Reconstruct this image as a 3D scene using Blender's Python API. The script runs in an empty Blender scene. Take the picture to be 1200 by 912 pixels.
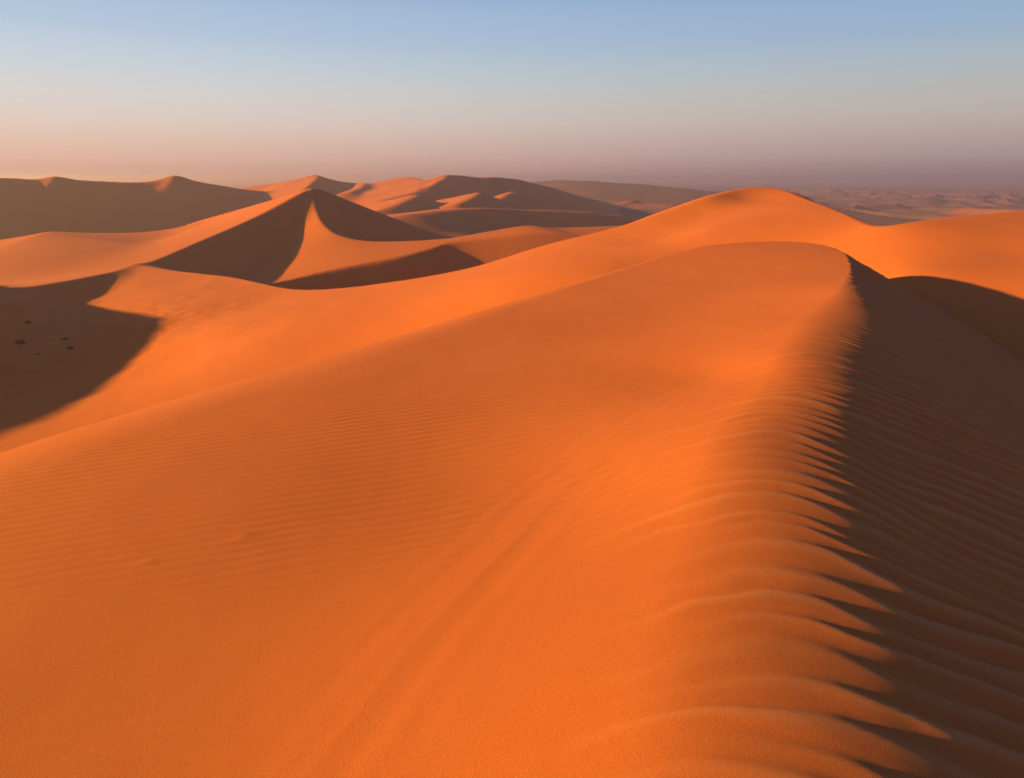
import bpy, math
import numpy as np

# ------------------------------------------------------------------ camera, sky, sun, exposure
SC = bpy.context.scene
COL = SC.collection
F_PX, W_PX, H_PX = 857.0, 1200.0, 912.0
PITCH = math.radians(16.2)
CZ = 50.0                                   # camera height above the datum
SUN_AZ = math.radians(-93.0)                # from +Y (view direction), negative = to the left
SUN_EL = math.radians(13.8)

cam_d = bpy.data.cameras.new('camera')
cam = bpy.data.objects.new('camera', cam_d)
COL.objects.link(cam)
cam.location = (0, 0, CZ)
cam.rotation_euler = (math.pi / 2 - PITCH, 0, 0)
cam_d.sensor_width = 36.0
cam_d.lens = 36.0 * F_PX / W_PX
cam_d.clip_start = 0.1
cam_d.clip_end = 300000.0
SC.camera = cam

world = bpy.data.worlds.new('World')
SC.world = world
world.use_nodes = True
wn, wl = world.node_tree.nodes, world.node_tree.links
wn.clear()
out = wn.new('ShaderNodeOutputWorld')
bg = wn.new('ShaderNodeBackground')
sky = wn.new('ShaderNodeTexSky')
sky.sky_type = 'NISHITA'
sky.sun_disc = False
sky.sun_elevation = SUN_EL
sky.sun_rotation = SUN_AZ
sky.altitude = 300
sky.air_density = 1.0
sky.dust_density = 1.5
sky.ozone_density = 2.0
bg.inputs['Strength'].default_value = 0.05
EXPOSURE = 1.4
# evening air: pink dust low over the horizon, paler towards the sun, mauve away from it, the Nishita sky above
def lin(c):
    return [((x / 255 + 0.055) / 1.055) ** 2.4 if x > 10 else x / 255 / 12.92 for x in c]
def W(typ, **kw):
    n = wn.new(typ)
    for k, v in kw.items(): setattr(n, k, v)
    return n
tc = W('ShaderNodeTexCoord')
sep = W('ShaderNodeSeparateXYZ')
wl.new(tc.outputs['Generated'], sep.inputs[0])
def math_node(op, a, b=None):
    n = W('ShaderNodeMath', operation=op)
    for i, v in enumerate((a, b)):
        if v is None: continue
        if isinstance(v, (int, float)): n.inputs[i].default_value = v
        else: wl.new(v, n.inputs[i])
    return n.outputs[0]
elev = math_node('MULTIPLY', math_node('ARCSINE', sep.outputs[2]), 180 / math.pi / 40.0)     # 0..1 over 40 degrees
def ramp(stops):
    r = W('ShaderNodeValToRGB')
    r.color_ramp.interpolation = 'CARDINAL'
    el = r.color_ramp.elements
    while len(el) < len(stops): el.new(0.5)
    for e, (p, c) in zip(el, stops):
        e.position = p / 40.0
        e.color = lin(c) + [1]
    wl.new(elev, r.inputs[0])
    return r.outputs[0]
warm = ramp([(0, (214, 170, 152)), (1.1, (228, 183, 162)), (3.4, (228, 206, 193)), (6.3, (212, 214, 216)), (9, (188, 204, 222)), (11.8, (168, 189, 217)), (20, (122, 154, 200)), (34, (78, 112, 168))])
cool = ramp([(0, (144, 120, 123)), (1.1, (162, 141, 142)), (3.4, (183, 169, 164)), (6.0, (178, 181, 182)), (8.5, (158, 178, 198)), (11.8, (136, 167, 204)), (20, (88, 124, 180)), (34, (60, 96, 152))])
side = math_node('ADD', math_node('MULTIPLY', sep.outputs[0], math.sin(SUN_AZ)), math_node('MULTIPLY', sep.outputs[1], math.cos(SUN_AZ)))
sm = W('ShaderNodeMapRange', interpolation_type='SMOOTHSTEP')
sm.inputs[1].default_value = -0.75; sm.inputs[2].default_value = 0.75
wl.new(side, sm.inputs[0])
mixw = W('ShaderNodeMix', data_type='RGBA')
wl.new(sm.outputs[0], mixw.inputs[0]); wl.new(cool, mixw.inputs[6]); wl.new(warm, mixw.inputs[7])
scl = W('ShaderNodeVectorMath', operation='SCALE')
scl.inputs['Scale'].default_value = 1.0 / (0.05 * 2 ** EXPOSURE)
wl.new(mixw.outputs[2], scl.inputs[0])
up = W('ShaderNodeMapRange', interpolation_type='SMOOTHSTEP')
up.inputs[1].default_value = 14 / 40.0; up.inputs[2].default_value = 40 / 40.0
wl.new(elev, up.inputs[0])
mixs = W('ShaderNodeMix', data_type='RGBA')
wl.new(up.outputs[0], mixs.inputs[0]); wl.new(scl.outputs[0], mixs.inputs[6]); wl.new(sky.outputs[0], mixs.inputs[7])
wl.new(mixs.outputs[2], bg.inputs[0])
wl.new(bg.outputs[0], out.inputs[0])

sun_d = bpy.data.lights.new('sun', 'SUN')
sun_d.energy = 5.0
sun_d.angle = math.radians(1.0)
sun_d.color = (1.0, 0.575, 0.105)
sun = bpy.data.objects.new('sun', sun_d)
COL.objects.link(sun)
to_sun = np.array([math.sin(SUN_AZ) * math.cos(SUN_EL), math.cos(SUN_AZ) * math.cos(SUN_EL), math.sin(SUN_EL)])
from mathutils import Vector
sun.rotation_euler = Vector(to_sun).to_track_quat('Z', 'Y').to_euler()

SC.view_settings.view_transform = 'Standard'
SC.view_settings.look = 'None'
SC.view_settings.exposure = EXPOSURE
SC.view_settings.gamma = 1.0
SC.cycles.use_denoising = True
SC.cycles.use_adaptive_sampling = False
SC.cycles.volume_bounces = 1
SC.cycles.max_bounces = 6

# ------------------------------------------------------------------ numeric helpers
def P(u, v, Y):
    """a point of the place, from where it shows and how far ahead it stands (camera-relative)"""
    dz = -(v - H_PX / 2) / F_PX
    fy = math.cos(PITCH) + dz * math.sin(PITCH)
    fz = -math.sin(PITCH) + dz * math.cos(PITCH)
    t = Y / fy
    return ((u - W_PX / 2) / F_PX * t, Y, fz * t)

def PL(*a):
    return np.array([P(*p) for p in a])

_rng = np.random.RandomState(7)
_perm = _rng.permutation(512)
_perm = np.concatenate([_perm, _perm, _perm])
_ga = _rng.rand(512) * 2 * np.pi
_gx, _gy = np.cos(_ga), np.sin(_ga)

def noise(x, y, seed=0):
    x = x + seed * 17.31; y = y - seed * 9.77
    xi = np.floor(x); yi = np.floor(y)
    xf = x - xi; yf = y - yi
    xi = xi.astype(np.int64) & 511; yi = yi.astype(np.int64) & 511
    x1 = (xi + 1) & 511; y1 = (yi + 1) & 511
    u = xf * xf * xf * (xf * (xf * 6 - 15) + 10)
    v = yf * yf * yf * (yf * (yf * 6 - 15) + 10)
    def g(ix, iy, dx, dy):
        h = _perm[_perm[ix] + iy]
        return _gx[h] * dx + _gy[h] * dy
    a = g(xi, yi, xf, yf); b = g(x1, yi, xf - 1, yf)
    c = g(xi, y1, xf, yf - 1); d = g(x1, y1, xf - 1, yf - 1)
    return (a + (b - a) * u + (c - a) * v + (a - b - c + d) * u * v) * 1.4

def fbm(x, y, oct=4, seed=0, gain=0.5):
    s = 0; a = 1.0
    for i in range(oct):
        s = s + a * noise(x, y, seed + i * 3); x = x * 2.03; y = y * 2.03; a *= gain
    return s

def sstep(a, b, x):
    t = np.clip((x - a) / (b - a), 0, 1)
    return t * t * (3 - 2 * t)

def smin(a, b, k):
    h = np.clip(0.5 + 0.5 * (b - a) / k, 0, 1)
    return b + (a - b) * h - k * h * (1 - h)

def smax(a, b, k):
    return -smin(-a, -b, k)

class TPS:
    def __init__(s, pts, lam=1e-3):
        p = np.asarray(pts, float); n = len(p)
        s.c = p[:, :2].mean(0); s.sc = p[:, :2].std()
        s.q = (p[:, :2] - s.c) / s.sc
        d2 = ((s.q[:, None] - s.q[None]) ** 2).sum(-1)
        K = 0.5 * d2 * np.log(d2 + 1e-12) + lam * np.eye(n)
        Q = np.c_[np.ones(n), s.q]
        A = np.block([[K, Q], [Q.T, np.zeros((3, 3))]])
        s.w = np.linalg.solve(A, np.r_[p[:, 2], 0, 0, 0])
    def __call__(s, x, y):
        qx = (x - s.c[0]) / s.sc; qy = (y - s.c[1]) / s.sc
        z = s.w[-3] + s.w[-2] * qx + s.w[-1] * qy
        for i, (a, b) in enumerate(s.q):
            d2 = (qx - a) ** 2 + (qy - b) ** 2
            z = z + s.w[i] * 0.5 * d2 * np.log(d2 + 1e-12)
        return z

def catmull(p, n=8):
    p = np.asarray(p, float)
    e = np.vstack([2 * p[0] - p[1], p, 2 * p[-1] - p[-2]])
    out_ = []
    t = np.linspace(0, 1, n, endpoint=False)[:, None]
    for i in range(len(p) - 1):
        a, b, c, d = e[i], e[i + 1], e[i + 2], e[i + 3]
        out_.append(0.5 * (2 * b + (c - a) * t + (2 * a - 5 * b + 4 * c - d) * t ** 2 + (3 * b - a - 3 * c + d) * t ** 3))
    out_.append(p[-1:])
    return np.vstack(out_)

def curve_dist(C, x, y, ends=False):
    """nearest distance to a polyline (columns x, y, values...); > 0 to the right of travel. Returns d, values"""
    best = np.full(x.shape, 1e30); sg = np.ones(x.shape); cr = np.ones(x.shape)
    nv = C.shape[1] - 2
    vals = np.zeros((nv,) + x.shape)
    for i in range(len(C) - 1):
        ax, ay = C[i, 0], C[i, 1]; bx, by = C[i + 1, 0] - ax, C[i + 1, 1] - ay
        L2 = bx * bx + by * by + 1e-12
        t = np.clip(((x - ax) * bx + (y - ay) * by) / L2, 0, 1)
        dx = x - ax - t * bx; dy = y - ay - t * by
        d2 = dx * dx + dy * dy
        m = d2 < best - 1e-9
        best = np.where(m, d2, best)
        c_ = dx * by - dy * bx
        sg = np.where(m, np.where(c_ >= 0, 1.0, -1.0), sg)
        if ends: cr = np.where(m, c_ / math.sqrt(L2), cr)
        for k in range(nv):
            vals[k] = np.where(m, C[i, 2 + k] + t * (C[i + 1, 2 + k] - C[i, 2 + k]), vals[k])
    if ends:
        return np.sqrt(best) * sg, vals, np.clip(cr / (np.sqrt(best) + 1e-9), -1, 1)
    return np.sqrt(best) * sg, vals

def ridge(pts, left, right, base, k=0.6, soft=0.3, reach=3.0, n=14):
    """a dune as a height function: crest line, tangent of the slope on the left and right of travel"""
    N = len(pts)
    L = np.broadcast_to(left, N); R = np.broadcast_to(right, N)
    C = catmull(np.c_[pts, L, R], n)
    C[:, 3:] = np.maximum(C[:, 3:], 0.04)
    def f(x, y):
        z = np.full(x.shape, -1e3)
        far = (C[:, 2].max() - base) / min(L.min(), R.min()) * reach
        m = (x > C[:, 0].min() - far) & (x < C[:, 0].max() + far) & (y > C[:, 1].min() - far) & (y < C[:, 1].max() + far)
        if not m.any():
            return z
        xx, yy = x[m], y[m]
        d, (zc, tl, tr), sd = curve_dist(C, xx, yy, True)
        # let the two slopes pass into each other over the ends of the crest
        tn = tl + (tr - tl) * (0.5 + 0.5 * np.sin(sd * np.pi / 2))
        dd = np.sqrt(d * d + k * k) - k
        hh = np.maximum(zc - base, 0.2)
        uu = 1 - dd * tn / hh
        z[m] = base + hh * 0.5 * (uu + np.sqrt(uu * uu + soft * soft)) - 0.5 * hh * (np.sqrt(1 + soft * soft) - 1) - 0.12 * hh * np.maximum(0, -uu) - 0.3 * hh * np.maximum(0, -uu) ** 2
        return z
    return f

# ------------------------------------------------------------------ materials
def nd(nt, typ, **kw):
    n = nt.nodes.new(typ)
    for k, v in kw.items():
        if k == 'ins':
            for a, b in v.items():
                n.inputs[a].default_value = b
        else:
            setattr(n, k, v)
    return n

def sand_material(name, near):
    m = bpy.data.materials.new(name)
    m.use_nodes = True
    nt = m.node_tree; nt.nodes.clear(); L = nt.links.new
    o = nd(nt, 'ShaderNodeOutputMaterial')
    b = nd(nt, 'ShaderNodeBsdfPrincipled', ins={'Roughness': 0.9, 'Specular IOR Level': 0.15})
    L(b.outputs[0], o.inputs[0])
    geo = nd(nt, 'ShaderNodeNewGeometry')
    big = nd(nt, 'ShaderNodeTexNoise', ins={'Scale': 0.12 if near else 0.02, 'Detail': 5.0, 'Roughness': 0.6})
    mp = nd(nt, 'ShaderNodeMapping'); mp.inputs['Scale'].default_value = (1.6, 0.7, 1.0); mp.inputs['Rotation'].default_value = (0, 0, 0.5)
    L(geo.outputs['Position'], mp.inputs[0]); L(mp.outputs[0], big.inputs['Vector'])
    r1 = nd(nt, 'ShaderNodeMix', data_type='RGBA')
    r1.inputs[6].default_value = SAND_A
    r1.inputs[7].default_value = SAND_B
    L(big.outputs[0], r1.inputs[0])
    col = r1.outputs[2]
    if near:
        gr = nd(nt, 'ShaderNodeTexNoise', ins={'Scale': 60.0, 'Detail': 4.0, 'Roughness': 0.75})
        L(geo.outputs['Position'], gr.inputs['Vector'])
        mr = nd(nt, 'ShaderNodeMapRange', ins={1: 0.3, 2: 0.7, 3: 0.74, 4: 1.26})
        L(gr.outputs[0], mr.inputs[0])
        mu = nd(nt, 'ShaderNodeMix', data_type='RGBA', blend_type='MULTIPLY')
        mu.inputs[0].default_value = 1.0
        L(col, mu.inputs[6]); L(mr.outputs[0], mu.inputs[7])
        # ripple crests painted paler, standing in for skylight that picks out shaded ripples
        at = nd(nt, 'ShaderNodeAttribute', attribute_name='gravel_or_ripple_light')
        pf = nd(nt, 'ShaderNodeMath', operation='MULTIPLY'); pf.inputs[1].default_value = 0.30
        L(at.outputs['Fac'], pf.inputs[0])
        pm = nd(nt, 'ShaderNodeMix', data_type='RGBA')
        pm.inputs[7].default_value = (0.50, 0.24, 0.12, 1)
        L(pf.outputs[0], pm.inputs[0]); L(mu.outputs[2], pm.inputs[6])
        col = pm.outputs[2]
        bp = nd(nt, 'ShaderNodeBump', ins={'Strength': 0.8, 'Distance': 0.010})
        L(gr.outputs[0], bp.inputs['Height'])
        L(bp.outputs[0], b.inputs['Normal'])
    L(col, b.inputs['Base Color'])
    return m

SAND_A = (0.370, 0.093, 0.021, 1)
SAND_B = (0.490, 0.141, 0.034, 1)

def plain_material():
    """far interdune plain: grey stony flats with streaks of orange sand blown over them"""
    m = bpy.data.materials.new('gravel_plain')
    m.use_nodes = True
    nt = m.node_tree; nt.nodes.clear(); L = nt.links.new
    o = nd(nt, 'ShaderNodeOutputMaterial')
    b = nd(nt, 'ShaderNodeBsdfPrincipled', ins={'Roughness': 0.95, 'Specular IOR Level': 0.1})
    L(b.outputs[0], o.inputs[0])
    at = nd(nt, 'ShaderNodeAttribute', attribute_name='gravel_or_ripple_light')
    geo = nd(nt, 'ShaderNodeNewGeometry')
    mp = nd(nt, 'ShaderNodeMapping'); mp.inputs['Scale'].default_value = (0.0022, 0.0034, 0.0)
    L(geo.outputs['Position'], mp.inputs[0])
    n = nd(nt, 'ShaderNodeTexNoise', ins={'Scale': 1.0, 'Detail': 7.0, 'Roughness': 0.62})
    L(mp.outputs[0], n.inputs['Vector'])
    ad = nd(nt, 'ShaderNodeMapRange', ins={1: 0.55, 2: 0.66, 3: 1.0, 4: 0.2})
    L(n.outputs[0], ad.inputs[0])
    mu = nd(nt, 'ShaderNodeMath', operation='MULTIPLY')
    L(at.outputs['Fac'], mu.inputs[0]); L(ad.outputs[0], mu.inputs[1])
    mx = nd(nt, 'ShaderNodeMix', data_type='RGBA')
    big = nd(nt, 'ShaderNodeTexNoise', ins={'Scale': 0.02, 'Detail': 5.0, 'Roughness': 0.6})
    L(geo.outputs['Position'], big.inputs['Vector'])
    r1 = nd(nt, 'ShaderNodeMix', data_type='RGBA')
    r1.inputs[6].default_value = SAND_A; r1.inputs[7].default_value = SAND_B
    L(big.outputs[0], r1.inputs[0]); L(r1.outputs[2], mx.inputs[6])
    mx.inputs[7].default_value = (0.125, 0.078, 0.070, 1)
    L(mu.outputs[0], mx.inputs[0])
    L(mx.outputs[2], b.inputs['Base Color'])
    return m

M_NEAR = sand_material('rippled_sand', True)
M_SAND = sand_material('dune_sand', False)
M_PLAIN = plain_material()

def add_mesh(name, V, Q, mat, normals=None, label=None, cat=None, kind='structure', attr=None):
    me = bpy.data.meshes.new(name)
    nv, nq = len(V), len(Q)
    me.vertices.add(nv)
    me.vertices.foreach_set('co', V.astype(np.float32).ravel())
    me.loops.add(nq * 4)
    me.loops.foreach_set('vertex_index', Q.astype(np.int32).ravel())
    me.polygons.add(nq)
    me.polygons.foreach_set('loop_start', np.arange(0, nq * 4, 4, dtype=np.int32))
    me.polygons.foreach_set('use_smooth', np.ones(nq, bool))
    me.update(calc_edges=True)
    if attr is not None:
        a = me.attributes.new('gravel_or_ripple_light', 'FLOAT', 'POINT')  # stony cover on the plain, painted ripple light on the foreground dune
        a.data.foreach_set('value', attr.astype(np.float32))
    if normals is not None:
        me.normals_split_custom_set_from_vertices(normals.astype(np.float32).tolist())
    me.materials.append(mat)
    ob = bpy.data.objects.new(name, me)
    COL.objects.link(ob)
    ob['kind'] = kind
    if label: ob['label'] = label
    if cat: ob['category'] = cat
    return ob

# ------------------------------------------------------------------ the foreground dune (height function)
# brink: runs forward under the camera's right, hooks left at the far end, comes back along the left brow
#          X      Y      z     slope  rounding
BR = np.array([
    [-4.0, -32.0, -7.0, 0.46, 2.5],
    [0.0, -12.0, -6.2, 0.48, 2.0],
    [1.9, 0.0, -5.75, 0.50, 1.6],
    [3.4, 6.0, -5.47, 0.50, 1.5],
    [5.4, 13.0, -5.32, 0.50, 1.4],
    [8.1, 19.0, -5.20, 0.50, 1.1],
    [12.9, 28.0, -5.05, 0.50, 1.05],
    [15.9, 33.5, -5.14, 0.51, 0.5],
    [18.6, 39.5, -5.28, 0.52, 0.12],
    [21.3, 46.5, -5.04, 0.55, 0.05],
    [22.3, 50.2, -4.90, 0.56, 0.04],
    [22.5, 53.5, -4.77, 0.56, 0.04],
    [21.6, 56.0, -4.75, 0.56, 0.04],
    [19.6, 57.0, -4.80, 0.56, 0.04],
    [15.7, 57.0, -5.04, 0.56, 0.05],
    [12.0, 55.0, -5.47, 0.56, 0.12],
    [8.4, 52.0, -6.05, 0.55, 0.3],
    [4.4, 47.5, -6.42, 0.53, 0.7],
    [0.0, 42.5, -6.85, 0.52, 1.0],
    [-5.2, 35.6, -7.25, 0.50, 1.4],
    [-9.4, 30.0, -7.55, 0.48, 1.6],
    [-12.9, 24.6, -7.6, 0.48, 1.6],
    [-14.6, 20.0, -7.42, 0.48, 1.6],
    [-17.4, 10.0, -7.5, 0.48, 1.8],
    [-19.6, -2.0, -7.9, 0.48, 2.0],
    [-20.5, -32.0, -8.2, 0.48, 2.5]])
BRC = catmull(BR, 8)
TOP = TPS([
    (-8, -30, -7.6), (-4, -14, -6.9), (-14, -14, -7.3), (0, -30, -7.0), (1.2, -12, -5.8),
    (3.1, 0, -5.35), (0, 0, -6.0), (-4, 0, -6.8), (-9, 0, -7.25), (-15, 0, -7.7),
    (4.2, 6.5, -5.1), (1.7, 6.5, -5.55), (-0.6, 6.5, -6.2), (-2.6, 6.5, -6.62), (-8, 6.5, -7.02), (-15, 6.5, -7.5),
    (6.7, 14, -4.95), (4.4, 14, -5.4), (2.4, 14, -6.05), (0.6, 14, -6.5), (-6, 14, -6.93), (-13, 14, -7.40),
    (10.4, 22, -4.85), (8.2, 22, -5.35), (6.2, 22, -6.0), (3, 22, -6.4), (-5, 22, -6.95), (-12, 22, -7.45),
    (16, 34, -4.95), (13, 34, -5.48), (9, 34, -6.05), (3, 34, -6.6), (-5, 34, -7.15),
    (21.0, 46.5, -5.0), (16, 45, -5.46), (10, 45, -6.02), (4.5, 46, -6.38),
    (22.5, 52, -4.80), (21, 56, -4.73), (15.7, 56.5, -5.0), (16, 50, -5.28), (8.4, 51.5, -5.98), (30, 45, -4.8), (26, 60, -4.4)])
def XC(y):
    return np.interp(y, BRC[:89, 1], BRC[:89, 0])

def near_height(x, y):
    d, (zc, tn, k) = curve_dist(BRC, x, y)
    d = -d                                   # the brink curve runs with the inside on its left
    q = x - XC(y)
    sharp = 1 - sstep(0.05, 0.9, k)
    # crumbling edge where the brink is sharp
    d2 = d + sharp * (0.12 * fbm(x * 1.2, y * 1.2, 3, 5))
    top = TOP(x, y)
    fall = zc + tn * d2
    z = smin(top, fall + 0.10 * k, np.maximum(k, 0.03))
    return z, d, k

def near_relief(x, y, d, k):
    q = x - XC(y)
    right = sstep(-60, -40, x * 0) * 1.0
    # ripples crossing the crest and running down the lee side
    warp = 0.6 * noise(x * 0.16, y * 0.16, 11) + 0.26 * noise(x * 0.45, y * 0.55, 12) + 0.07 * noise(x * 1.3, y * 1.5, 13)
    # ripple lines climb towards the crest, swing back over it and run down the lee side
    qq = np.linspace(-30, 40, 1401)
    gs = 0.42 * sstep(-0.8, -5.0, qq) - 0.42 * np.exp(-((qq - 0.6) / 0.95) ** 2) + 0.10 * sstep(1.0, 3.0, qq)
    g = np.interp(q, qq, np.concatenate([[0], np.cumsum(0.5 * (gs[1:] + gs[:-1]) * 0.05)]))
    # spacing shrinks along the crest away from the camera's end
    yy = np.linspace(-60, 120, 3601)
    lam = 0.54 - 0.13 * sstep(7.5, 13.0, yy)
    y2 = y - g + warp * 0.85
    y2 = y2 + 0.24 * noise(y2 * 0.75, q * 0.10 + 7.7, 14) + 0.10 * noise(y2 * 1.7, q * 0.22, 15)
    ph = np.interp(y2, yy, np.concatenate([[0], np.cumsum(0.05 / lam[1:])]))
    ls = np.interp(y2, yy, lam) / 0.54
    cell = np.floor(ph)
    fr = ph - cell
    # long gentle near side, short steep far side
    prof = np.where(fr < 0.70, (fr / 0.70) ** 1.5, np.cos((fr - 0.70) / 0.30 * np.pi / 2) ** 1.3)
    var = np.clip(0.85 + 1.0 * noise(cell * 0.73, q * 0.20 + 3.1, 21), 0.35, 1.5)
    reach = -3.1 + 2.8 * noise(cell * 0.61, y * 0.0, 23)
    amp = ls * (0.050 + 0.032 * sstep(0.3, 2.0, q)) * sstep(reach, reach + 3.4, q) * (1 - 0.2 * sstep(3, 9, q)) * var
    amp = amp * (1 - 0.55 * sstep(24, 46, y)) * (1 - sstep(52, 56, y))
    amp = amp * sstep(-20, -16, q)
    z = amp * prof
    ripple_light = np.clip(amp / 0.06, 0, 1.2) * sstep(0.35, 0.95, prof)  # mask for the light painted high on each ripple
    # fine ripples on the far left of the broad face
    ph2 = (y - 0.26 * x + 0.5 * noise(x * 0.11, y * 0.11, 31) + 0.10 * noise(x * 0.6, y * 0.6, 32)) / 0.37
    m2 = sstep(-2.5, -9, q + 0.30 * (y - 22)) * np.clip(0.45 + 0.9 * noise(x * 0.14, y * 0.14, 33), 0, 1)
    m2 = m2 * sstep(9, 14, y)
    z = z + 0.0115 * m2 * (np.sin(2 * np.pi * ph2) + 0.35 * np.sin(4 * np.pi * ph2 + 0.8))
    # drift streaks along the foot of the crest slope
    lx = np.interp(y, [-10, 6.8, 13.7, 17.8, 22.2, 30, 40], [-8, -2.5, 0.7, 3.4, 6.4, 11, 16])
    e = x - lx + 0.25 * noise(y * 0.22, x * 0.05, 41)
    st = np.exp(-(e / 1.6) ** 2) * sstep(3, 6, y) * (1 - sstep(19, 27, y))
    z = z + st * (0.0032 * np.sin(2 * np.pi * e / 0.62) * (0.6 + 0.8 * noise(e * 0.8, y * 0.13, 42)))
    z = z + 0.006 * np.exp(-((e + 0.05) / np.where(e < -0.05, 0.45, 0.20)) ** 2) * sstep(7, 9, y) * (1 - sstep(14, 19, y))
    z = z + 0.009 * np.exp(-(e / np.where(e < 0, 0.30, 0.10)) ** 2) * sstep(4.5, 7, y) * (1 - sstep(13, 17, y)) * (0.6 + 0.5 * noise(y * 0.5, e * 0.1, 44))
    # two small scars in the sand
    for (px, py, pz) in SCARS:
        a = (x - px) * 0.82 + (y - py) * 0.57; bb = -(x - px) * 0.57 + (y - py) * 0.82
        z = z + 0.022 * np.exp(-(a / 0.16) ** 2) * np.where(bb > 0, np.exp(-(bb / 0.05) ** 2), np.exp(-(bb / 0.16) ** 2))
    # gentle undulation
    z = z + 0.022 * fbm(x * 0.12, y * 0.12, 2, 51) + 0.003 * noise(x * 1.3, y * 0.9, 55)
    return z, ripple_light

def on_top(u, v):
    dz = -(v - H_PX / 2) / F_PX
    fy = math.cos(PITCH) + dz * math.sin(PITCH); fz = -math.sin(PITCH) + dz * math.cos(PITCH)
    t = np.linspace(3, 60, 3000)
    X = (u - 600) / F_PX * t; Y = fy * t; Z = fz * t
    i = np.argmax(Z < TOP(X, Y))
    return X[i], Y[i], Z[i]
SCARS = [on_top(285, 629), on_top(174, 657)]

# ------------------------------------------------------------------ dunes in the middle and far distance (height functions)
# windward ground: valley floor, the flank of the second dune and the dune on the right
WIND = TPS(np.vstack([PL(
    # second dune: crest line
    (210, 317, 150), (300, 330, 128), (375, 339, 110), (450, 331, 103), (550, 314, 98), (640, 285, 98), (720, 264, 100), (780, 243, 103),
    (830, 226, 106), (857, 220, 110), (882, 217.5, 112), (907, 218, 111), (928, 223.5, 106), (950, 234.5, 96), (990, 250, 82), (1035, 261, 72),
    (820, 252, 99), (870, 234, 105), (780, 280, 88), (690, 300, 82),
    (900, 243, 95), (1000, 268, 74.5), (830, 268, 85), (760, 297, 79),
     (700, 325, 72), (600, 348, 72), (480, 382, 74), (400, 392, 77), (300, 402, 80),
    # dune on the right
    (1100, 252, 76), (1200, 243, 79), (1300, 240, 83), (1050, 290, 66), (1100, 300, 62), (1200, 300, 60.5), (1150, 341, 53), (1200, 341, 52), (1300, 345, 49),
    (1300, 300, 57), (1060, 320, 58),
    # lit patch and valley floor
    (90, 350, 132), (150, 332, 140), (200, 345, 124), (260, 345, 118), (300, 360, 104), (250, 385, 92), (180, 375, 104), (200, 430, 82), (110, 440, 86), (0, 500, 66), (0, 400, 104), (-200, 480, 72), (-200, 380, 110),
    ), np.array([(-30, 40, -23), (-45, 20, -24), (-20, 55, -21), (60, 30, -13), (60, 10, -15), (110, 40, -12), (-60, -10, -24), (-110, 60, -23), (0, 62, -16), (25, 62, -11),
                 (150, 90, -7), (40, -20, -18), (0, -60, -22)])]), 2e-3)
B2 = PL((120, 300, 175), (210, 317, 150), (262, 322, 137), (300, 330, 127), (335, 338, 117), (375, 339, 110), (450, 331, 103), (550, 314, 98), (640, 285, 98), (720, 264, 100), (780, 243, 103),
        (830, 226, 106), (857, 220, 110), (882, 217.5, 112), (907, 218, 111), (928, 223.5, 106), (950, 234.5, 96), (990, 250, 82), (1035, 262, 72), (1100, 252.5, 76), (1200, 243, 79), (1300, 239, 83), (1600, 240, 92))
B2 = np.c_[B2, np.r_[[0.3, 0.45], [0.55] * 8, [0.5] * 13], np.r_[[3, 1.0, .5, .4, .4, .4, .5, .6, 1.5, 2.0, 2.0, 2, 2, 2, 2, 1.2, 0.4, 0.3, 1.2, 2.5, 2.5, 3, 3]]]
B2C = catmull(B2, 6)

def floor_far(x, y):
    r = np.hypot(x, y)
    z = -25 - 22 * sstep(230, 620, r) - 8 * sstep(700, 2500, r)
    z = z + 1.2 * fbm(x / 60, y / 60, 3, 61) * sstep(100, 220, r)
    return z

def windward(x, y):
    z = np.full(x.shape, -1e3)
    m = (np.abs(x) < 260) & (y < 300) & (y > -200)
    if m.any():
        xx, yy = x[m], y[m]
        w = TOPW(xx, yy)
        d, (zc, tn, k) = curve_dist(B2C, xx, yy)
        # travelling to the right: the camera side (right of travel) is positive
        fall = zc + np.where(d < 0, -tn * np.abs(d), 0.9 * np.abs(d))
        z[m] = smin(w, fall + 0.1 * k, np.maximum(k, 0.2))
        far = sstep(120, 230, np.abs(xx)) + sstep(0, -90, yy) + sstep(-83, -97, xx) * sstep(120, 132, yy)
        z[m] -= 40 * far
    return z
def TOPW(x, y):
    w = WIND(x, y)
    patch = np.exp(-(((x + 55) / 16) ** 2 + ((y - 104) / 18) ** 2)) + np.exp(-(((x + 62) / 14) ** 2 + ((y - 95) / 14) ** 2))
    w = w + 0.10 * fbm(x / 13, y / 13, 3, 71) * sstep(50, 80, y) * sstep(10, -20, x)
    w = w + 0.03 * fbm(x / 5 + y / 12, y / 13, 3, 77) * sstep(50, 80, y)
    w = w + patch * 0.16 * (np.abs(fbm(x / 5.0 + 0.5 * y / 9, y / 2.4, 3, 73)) - 0.3)
    return w

RIDGES = []    # (label, height function, smoothing)
def dune(label, *fs, k=1.5):
    RIDGES.append((label, fs, k))

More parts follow.
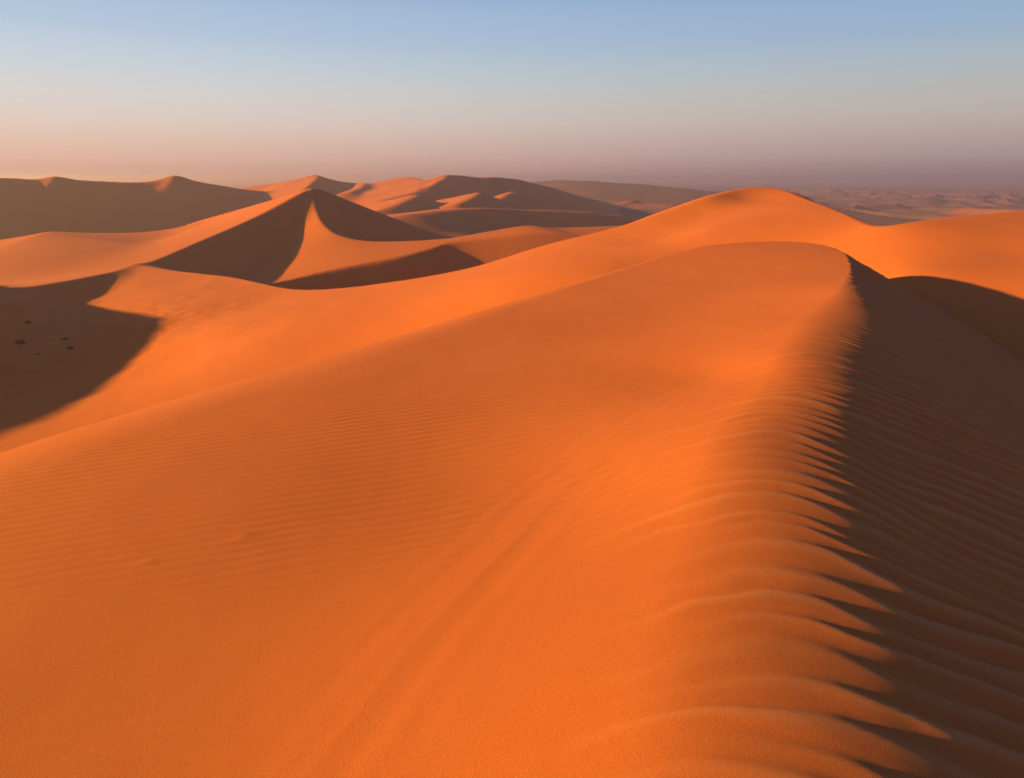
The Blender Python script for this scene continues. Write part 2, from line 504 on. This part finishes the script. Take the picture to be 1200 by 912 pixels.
dune('tall pyramid dune with a sharp crest, right half in shadow, left of centre',
     ridge(PL((385, 231, 290), (365, 221.5, 262), (300, 254, 230), (230, 284.5, 195), (170, 309, 165), (100, 325, 140), (0, 342, 122), (-120, 368, 105)),
           [.40, .42, .45, .45, .42, .36, .32, .3], [.27, .27, .22, .16, .12, .10, .10, .1], -27, k=0.5),
     ridge(PL((365, 222, 262), (368, 238, 250), (372, 251, 240), (380, 264, 230), (398, 276, 220), (440, 283, 214), (520, 280, 213), (575, 271, 219), (618, 264.5, 225), (650, 267, 232), (720, 265, 240), (800, 262, 245)),
           [.42, .45, .5, .5, .5, .45, .42, .42, .45, .45, .4, .4], [.5, .42, .40, .36, .28, .16, .12, .12, .12, .12, .12, .12], -27, k=0.5))
dune('low sunlit dune with a short crest at the left edge below the far dark ridge',
     ridge(PL((57, 273, 228), (100, 275.5, 238), (150, 274, 250), (195, 269, 258), (232, 262, 262)), .35, [.05, .05, .06, .09, .2], -27, k=0.6),
     ridge(PL((62, 273, 236), (56, 273, 228), (30, 285, 212), (0, 300, 195), (-60, 325, 172)), [.07, .06, .05, .05, .05], [.15, .15, .15, .15, .15], -27, k=0.4))
dune('dune outside the frame whose shadow falls across the valley floor',
     ridge(np.array([(-165, 118, -6), (-134, 110, -6), (-112, 101, -4.8), (-111, 92, -5.2), (-111, 80, -7.0), (-112, 64, -6.6), (-116, 35, -7.5)]), .42, .3, -27, k=1))
dune('long dark dune ridge with two small peaks along the horizon at the left',
     ridge(PL((-330, 225, 340), (-150, 214, 400), (0, 210, 470), (40, 211, 487), (65, 208.5, 497), (95, 212, 508), (130, 213, 522), (175, 212, 545), (205, 206.8, 560), (230, 212, 574), (270, 219, 600), (330, 226, 640), (380, 236, 690)),
           .25, [.42, .42, .42, .42, .44, .42, .42, .42, .45, .44, .42, .42, .4], -48, k=1.8, soft=0.5),
     ridge(PL((205, 207.5, 560), (202, 211, 552), (195, 219, 540)), .4, .3, -48, k=1.5),
     ridge(PL((65, 209.5, 497), (62, 212, 491), (56, 218, 480)), .4, .3, -48, k=1.5), k=3)
dune('hazy far dune with a pointed top just behind the tall pyramid dune',
     ridge(PL((300, 217, 700), (335, 212, 700), (370, 205.8, 690), (366, 214, 640), (352, 226, 590)), [.3, .3, .42, .45, .42], [.2, .2, .2, .2, .2], -48, k=1.8),
     ridge(PL((370, 206, 690), (395, 211, 720), (440, 217, 760), (480, 226, 800)), .3, .38, -48, k=1.5), k=3)
dune('pair of sunlit far dune faces right of the tall pyramid dune',
     ridge(PL((455, 211, 760), (478, 208, 720), (496, 214, 650), (492, 222, 600), (474, 229, 560), (452, 233, 540)), [.4, .42, .45, .45, .42, .4], [.2, .2, .22, .24, .24, .24], -48, k=5),
     ridge(PL((428, 214, 700), (424, 219, 660), (410, 226, 620)), .4, .22, -48, k=3),
     ridge(PL((470, 210, 900), (462, 213, 850), (448, 218, 800)), .4, .22, -50, k=3),
     ridge(PL((545, 212, 800), (540, 216, 740), (528, 222, 700)), .35, .22, -50, k=3),
     ridge(PL((600, 226, 640), (592, 231, 600), (575, 238, 560)), .35, .22, -48, k=3),
     ridge(PL((560, 226, 560), (552, 231, 530), (535, 238, 500)), .4, .22, -48, k=3),
     ridge(PL((487, 228, 520), (474, 235, 490), (460, 241, 470), (440, 248, 455)), [.42, .45, .45, .4], .22, -44, k=4), k=3)
dune('broad dark dome dune on the horizon left of centre',
     ridge(PL((500, 213, 640), (525, 205.8, 660), (560, 208, 690), (600, 210, 730), (640, 219, 780), (690, 232, 840)), .2, [.36, .40, .40, .38, .34, .3], -50, k=1.5, soft=0.5),
     ridge(PL((525, 206, 660), (516, 211, 630), (500, 220, 600)), [.42, .42, .4], .25, -50, k=2.0), k=3)
dune('low sunlit streak of a dune in front of the dark dome dune',
     ridge(PL((440, 262, 320), (470, 253, 350), (510, 247, 390), (560, 243, 430), (640, 244, 490), (720, 252, 540)), .14, [.2, .26, .34, .38, .38, .34], -44, k=5, soft=0.4), k=3)
_rs = np.random.RandomState(12)
small = []
for _i in range(26):
    _u = 600 + 300 * _rs.rand(); _Y = 800 + 650 * _rs.rand() ** 0.7
    _v = 212 + (1450 - _Y) / 650 * 22 + 0.045 * max(0, _u - 640) + 2 * _rs.rand()
    _l = 25 + 45 * _rs.rand()
    _p = np.array(P(_u, _v, _Y))
    small.append(ridge(np.array([_p + (6, _l, -5), _p + (8, _l * .4, -1), _p, _p + (-14, -_l * .4, -2.5), _p + (-34, -_l * .7, -7)]), .45, .25, _p[2] - 14, k=2.5))
dune('dark hazy swell with small lit dunes beyond the dome dune',
     ridge(PL((600, 215, 1250), (660, 211, 1250), (740, 215, 1300), (800, 222, 1350), (880, 232, 1350)), .1, .07, -58, k=10, soft=0.5), *small, k=4)

def plain(x, y):
    """rolling plain with small dunes, growing with distance"""
    r = np.hypot(x, y)
    z = floor_far(x, y)
    m = sstep(500, 1100, r)
    wx = x + 120 * fbm(x / 700, y / 700, 2, 81); wy = y + 120 * fbm(x / 700, y / 700, 2, 84)
    n1 = 1 - np.abs(fbm(wx / 250, wy / 420, 3, 87))
    n2 = 1 - np.abs(fbm(wx / 90 + 3, wy / 170, 3, 90))
    patch = np.clip(0.5 + 0.9 * fbm(x / 1500, y / 1100, 2, 93), 0, 1)
    z = z + m * (15 * (n1 ** 3 - 0.35) + 9 * (n2 ** 3 - 0.3) * patch + 9 * fbm(x / 2600, y / 2000, 2, 96))
    # clear of the second and third dune's lee
    return np.where(r > 2500, np.minimum(z, -14 - 0.0), z)

def smooth_mask(x, y):
    return 0

# ------------------------------------------------------------------ build: middle and far ground on one net, split by dune
th_f = np.radians(np.arange(-37.0, 37.01, 0.105))
th_l = np.radians(np.r_[np.arange(-180, -60, 4.0), np.arange(-60, -37, 0.4)])
th_r = -th_l[::-1]
TH = np.r_[th_l, th_f, th_r[:-1]]
rr = [26.0]
while rr[-1] < 60000:
    r_ = rr[-1]
    st = 0.0060 if r_ < 60 else 0.0042 if r_ < 330 else 0.0055 if r_ < 900 else 0.009 if r_ < 3500 else 0.02
    rr.append(r_ * (1 + st))
RR = np.array(rr)
print('mid net', len(TH), len(RR), len(TH) * len(RR))
RG, TG = np.meshgrid(RR, TH, indexing='ij')
X = (RG * np.sin(TG)).ravel(); Y = (RG * np.cos(TG)).ravel()
base_z = plain(X, Y)
Z = base_z.copy(); own = np.zeros(len(X), np.int32); topz = base_z.copy()
for i, (lab, fs, k) in enumerate(RIDGES):
    for f in fs:
        hz = f(X, Y)
        if i == 1:
            hz = hz - 30 * sstep(-88, -76, X)      # this dune ends against the pyramid dune's crest
        mm = hz > -500
        Z[mm] = smax(Z[mm], hz[mm], k)
        m = hz > topz
        own[m] = i + 3; topz[m] = hz[m]
rad_ = np.hypot(X, Y)
vm = (own == 5) & (Y < 130)
Z[vm] += 0.22 * fbm(X[vm] / 7, Y[vm] / 5, 4, 131)
Z += sstep(260, 420, rad_) * (1 - sstep(3000, 6000, rad_)) * (1.6 * fbm(X / 110, Y / 110, 3, 121) + 0.35 * fbm(X / 26, Y / 40, 2, 125))
# wind-scoured hollow behind the second dune
HOL = np.c_[PL((110, 300, 146), (165, 303, 156), (205, 307.5, 164), (280, 310.5, 174), (350, 312.5, 182), (410, 309, 187), (465, 306.5, 191), (510, 312, 194), (550, 318, 197), (640, 300, 205), (720, 280, 215), (800, 262, 225)), [.95] * 12]
HOL[0, 2] += 12; HOL[1, 2] += 4; HOL[2, 2] -= 0.5; HOL[3, 2] -= 0.6
HOLC = catmull(HOL, 14)
mm = (np.abs(X + 10) < 110) & (Y > 90) & (Y < 260)
dh, (zh, th_) = curve_dist(HOLC, X[mm], Y[mm])
cut = np.maximum(zh + np.where(dh > 0, -th_ * np.abs(dh), 0.6 * np.abs(dh)), -37.0)
cut = cut + 25 * sstep(-84, -100, X[mm]) + 25 * sstep(152, 130, Y[mm])
Z[mm] = smin(Z[mm], cut, 0.5); topz[mm] = np.minimum(topz[mm], cut)
wz = windward(X, Y)
m = wz > topz
own[m] = 1; topz[m] = wz[m]
Z = np.maximum(Z, np.where(wz > -500, smax(Z, wz, 1.2), Z))
# the dune on the right is parted from the second dune along the saddle
own[(own == 1) & (X > 0.513 * Y - 1.0) & (Y > 50)] = 2
own[(own == 1) & (Z < -20.0 + 1.0 * noise(X / 8, Y / 8, 99)) & (Y < 125)] = 0
nr, nt_ = len(RR), len(TH)
idx = np.arange(nr * nt_).reshape(nr, nt_)
nx = np.roll(idx, -1, axis=1)
Qd = np.stack([idx[:-1], nx[:-1], nx[1:], idx[1:]], -1).reshape(-1, 4)[:, ::-1]
V = np.c_[X, Y, Z]
fn = np.cross(V[Qd[:, 2]] - V[Qd[:, 0]], V[Qd[:, 3]] - V[Qd[:, 1]])
if fn[:, 2].mean() < 0:
    Qd = Qd[:, ::-1]; fn = -fn
VN = np.zeros_like(V)
for c in range(4):
    for a in range(3):
        VN[:, a] += np.bincount(Qd[:, c], fn[:, a] / (np.linalg.norm(fn, axis=1) + 1e-9), minlength=len(V))
VN /= np.linalg.norm(VN, axis=1)[:, None] + 1e-12
fo = own[Qd]
fown = fo.max(1)
V[:, 2] += CZ
rad = np.hypot(X, Y)
gravel_or_ripple_light = sstep(380, 800, rad) * sstep(-0.25, 0.05, np.arctan2(X, Y))
gravel_or_ripple_light = np.maximum(gravel_or_ripple_light * 0.9, sstep(1500, 5000, rad) * 0.8)
LABELS = {0: ('desert_floor', 'wide hazy desert plain and valley floor between the dunes', 'desert'),
          1: ('sand_dune', 'long orange dune with a rounded summit directly behind the rippled foreground dune', 'dune'),
          2: ('sand_dune', 'smooth orange dune at the right edge with a shadow across its foot', 'dune')}
for i in range(len(RIDGES)):
    LABELS[i + 3] = ('sand_dune', RIDGES[i][0], 'dune')
for o_ in sorted(LABELS):
    q_ = Qd[fown == o_]
    if len(q_) == 0:
        continue
    used = np.unique(q_)
    remap = np.full(len(V), -1, np.int64); remap[used] = np.arange(len(used))
    nm, lab, cat = LABELS[o_]
    add_mesh(nm, V[used], remap[q_], M_PLAIN if o_ in (0, len(RIDGES) + 2) else M_SAND, VN[used], lab, cat, attr=gravel_or_ripple_light[used])

# ------------------------------------------------------------------ build: the foreground dune
def axis(segs):
    a = [segs[0][0]]
    for lo, hi, s0, s1 in segs:
        while a[-1] < hi - 1e-6:
            t = (a[-1] - lo) / (hi - lo)
            a.append(a[-1] + s0 + (s1 - s0) * t)
    return np.array(a)
gy = axis([(-32, 2, 1.2, 0.15), (2, 5, 0.12, 0.06), (5, 20, 0.055, 0.06), (20, 46, 0.062, 0.12), (46, 58, 0.10, 0.10), (58, 85, 0.12, 1.2)])
gq = axis([(-62, -30, 2.2, 0.4), (-30, -8, 0.25, 0.075), (-8, -3, 0.08, 0.055), (-3, 4, 0.055, 0.055), (4, 12, 0.06, 0.12), (12, 20, 0.14, 0.4), (20, 60, 0.5, 2.0)])
print('near net', len(gq), len(gy), len(gq) * len(gy))
YG, QG = np.meshgrid(gy, gq, indexing='ij')
# the net leans with the crest
_xs = np.interp(gy, np.r_[BRC[:73, 1], 85], np.r_[BRC[:73, 0], 30.0])
XG = QG + _xs[:, None]
X = XG.ravel(); Y = YG.ravel()
Z, d, k = near_height(X, Y)
rel, ripple_light = near_relief(X, Y, d, k)
Z = Z + rel * sstep(14, 8, -d)
fl = np.where(np.abs(X) < 255, smax(windward(X, Y), np.full(X.shape, -27.0), 1.2), -27)
vis = Z > fl - 1.5
idx = np.arange(len(gy) * len(gq)).reshape(len(gy), len(gq))
Qd = np.stack([idx[:-1, :-1], idx[:-1, 1:], idx[1:, 1:], idx[1:, :-1]], -1).reshape(-1, 4)
Qd = Qd[vis[Qd].any(1)]
used = np.unique(Qd)
remap = np.full(len(X), -1, np.int64); remap[used] = np.arange(len(used))
V = np.c_[X, Y, Z + CZ]
add_mesh('sand_dune', V[used], remap[Qd], M_NEAR, None, 'rippled orange foreground dune with a curving crest and a dark lee side', 'dune', attr=ripple_light[used])

# ------------------------------------------------------------------ the air
def haze_box(x0, x1, y0, y1, z0, z1):
    V = np.array([(x, y, z) for z in (z0, z1) for y in (y0, y1) for x in (x0, x1)], float)
    Q = np.array([(0, 2, 3, 1), (4, 5, 7, 6), (0, 1, 5, 4), (2, 6, 7, 3), (0, 4, 6, 2), (1, 3, 7, 5)])
    m = bpy.data.materials.new('haze')
    m.use_nodes = True
    nt = m.node_tree; nt.nodes.clear()
    o = nd(nt, 'ShaderNodeOutputMaterial')
    pv = nd(nt, 'ShaderNodeVolumePrincipled')
    pv.inputs['Color'].default_value = (0.62, 0.57, 0.74, 1)
    pv.inputs['Density'].default_value = HAZE
    pv.inputs['Anisotropy'].default_value = 0.6
    nt.links.new(pv.outputs[0], o.inputs['Volume'])
    ob = add_mesh('haze', V, Q, m, None, 'thin mauve evening haze over the whole desert', 'haze', 'stuff')
    for p in ob.data.polygons: p.use_smooth = False
    return ob
HAZE = 3.9e-4
haze_box(-70000, 70000, -70000, 70000, CZ - 90, CZ + 6)

# ------------------------------------------------------------------ two low shrubs on the shaded valley floor
def shrub(u, v, width, label, seed):
    dz = -(v - H_PX / 2) / F_PX
    fy = math.cos(PITCH) + dz * math.sin(PITCH); fz = -math.sin(PITCH) + dz * math.cos(PITCH)
    t = np.linspace(60, 140, 1600)
    px, py, pz = (u - 600) / F_PX * t, fy * t, fz * t
    gz = windward(px, py)
    for _l, _fs, _k in RIDGES[:3]:
        for _f in _fs: gz = np.maximum(gz, _f(px, py))
    i = int(np.argmax(pz < gz))
    root = bpy.data.objects.new('desert_shrub', None)
    COL.objects.link(root)
    root.location = (px[i], py[i], pz[i] + CZ)
    root['label'] = label; root['category'] = 'shrub'; root['group'] = 'shrubs on the valley floor'
    rg = np.random.RandomState(seed)
    SV, SQ, LV, LQ = [], [], [], []
    for b in range(46):
        az = rg.rand() * 2 * np.pi; lean = 0.25 + rg.rand() * 1.05
        ln = width * (0.32 + 0.25 * rg.rand())
        d0 = np.array([np.cos(az) * np.sin(lean), np.sin(az) * np.sin(lean), np.cos(lean) * 0.9])
        side = np.array([-np.sin(az), np.cos(az), 0])
        p = np.array([np.cos(az), np.sin(az), 0]) * rg.rand() * width * 0.08 + [0, 0, -0.05]
        rad = 0.016
        for k in range(3):
            d1 = d0 + rg.randn(3) * 0.18
            e = p + d1 / np.linalg.norm(d1) * ln / 3
            n = len(SV); w2 = np.cross(d1, side); w2 /= np.linalg.norm(w2) + 1e-9
            for pt, r in ((p, rad), (e, rad * 0.65)):
                for c in range(4):
                    a = c * np.pi / 2
                    SV.append(pt + (side * np.cos(a) + w2 * np.sin(a)) * r)
            for c in range(4):
                SQ.append((n + c, n + (c + 1) % 4, n + 4 + (c + 1) % 4, n + 4 + c))
            for _ in range(7):
                c0 = p + (e - p) * rg.rand() + rg.randn(3) * 0.05
                a1 = rg.randn(3); a1 /= np.linalg.norm(a1); a2 = np.cross(a1, rg.randn(3)); a2 /= np.linalg.norm(a2)
                m_ = len(LV); l_ = 0.05 + 0.05 * rg.rand()
                LV += [c0 - a1 * l_, c0 + a2 * l_ * 0.35, c0 + a1 * l_, c0 - a2 * l_ * 0.35]
                LQ.append((m_, m_ + 1, m_ + 2, m_ + 3))
            p = e; rad *= 0.65
    for nm, vv, qq, mt in (('stems', SV, SQ, M_TWIG), ('foliage', LV, LQ, M_LEAF)):
        me = bpy.data.meshes.new(nm); me.from_pydata([tuple(a) for a in vv], [], qq); me.materials.append(mt)
        o2 = bpy.data.objects.new(nm, me); COL.objects.link(o2); o2.parent = root; o2['kind'] = 'stuff'

def plant_material(name, c0, c1):
    m = bpy.data.materials.new(name); m.use_nodes = True
    nt = m.node_tree; bs = nt.nodes['Principled BSDF']; bs.inputs['Roughness'].default_value = 0.8
    g = nd(nt, 'ShaderNodeNewGeometry'); n = nd(nt, 'ShaderNodeTexNoise', ins={'Scale': 9.0})
    nt.links.new(g.outputs['Position'], n.inputs['Vector'])
    mx = nd(nt, 'ShaderNodeMix', data_type='RGBA'); mx.inputs[6].default_value = c0; mx.inputs[7].default_value = c1
    nt.links.new(n.outputs[0], mx.inputs[0]); nt.links.new(mx.outputs[2], bs.inputs['Base Color'])
    return m
M_TWIG = plant_material('dry_twig', (0.07, 0.045, 0.03, 1), (0.12, 0.08, 0.05, 1))
M_LEAF = plant_material('dusty_leaf', (0.055, 0.05, 0.028, 1), (0.13, 0.085, 0.045, 1))
shrub(24, 403, 1.7, 'larger dark shrub low on the shaded valley floor at the left edge', 3)
shrub(33, 379, 0.9, 'smaller dark shrub just above the larger one on the shaded valley floor', 5)
for _u, _v, _w, _lab, _sd in ((76, 399, 0.9, 'low dry scrub clump, upper of the two nearest the sunlit valley sand', 11),
                              (82, 409, 1.0, 'low dry scrub clump, lower of the two nearest the sunlit valley sand', 12),
                              (44, 417, 0.8, 'low dry scrub clump below the larger dark shrub on the shaded valley floor', 13)):
    shrub(_u, _v, _w, _lab, _sd)
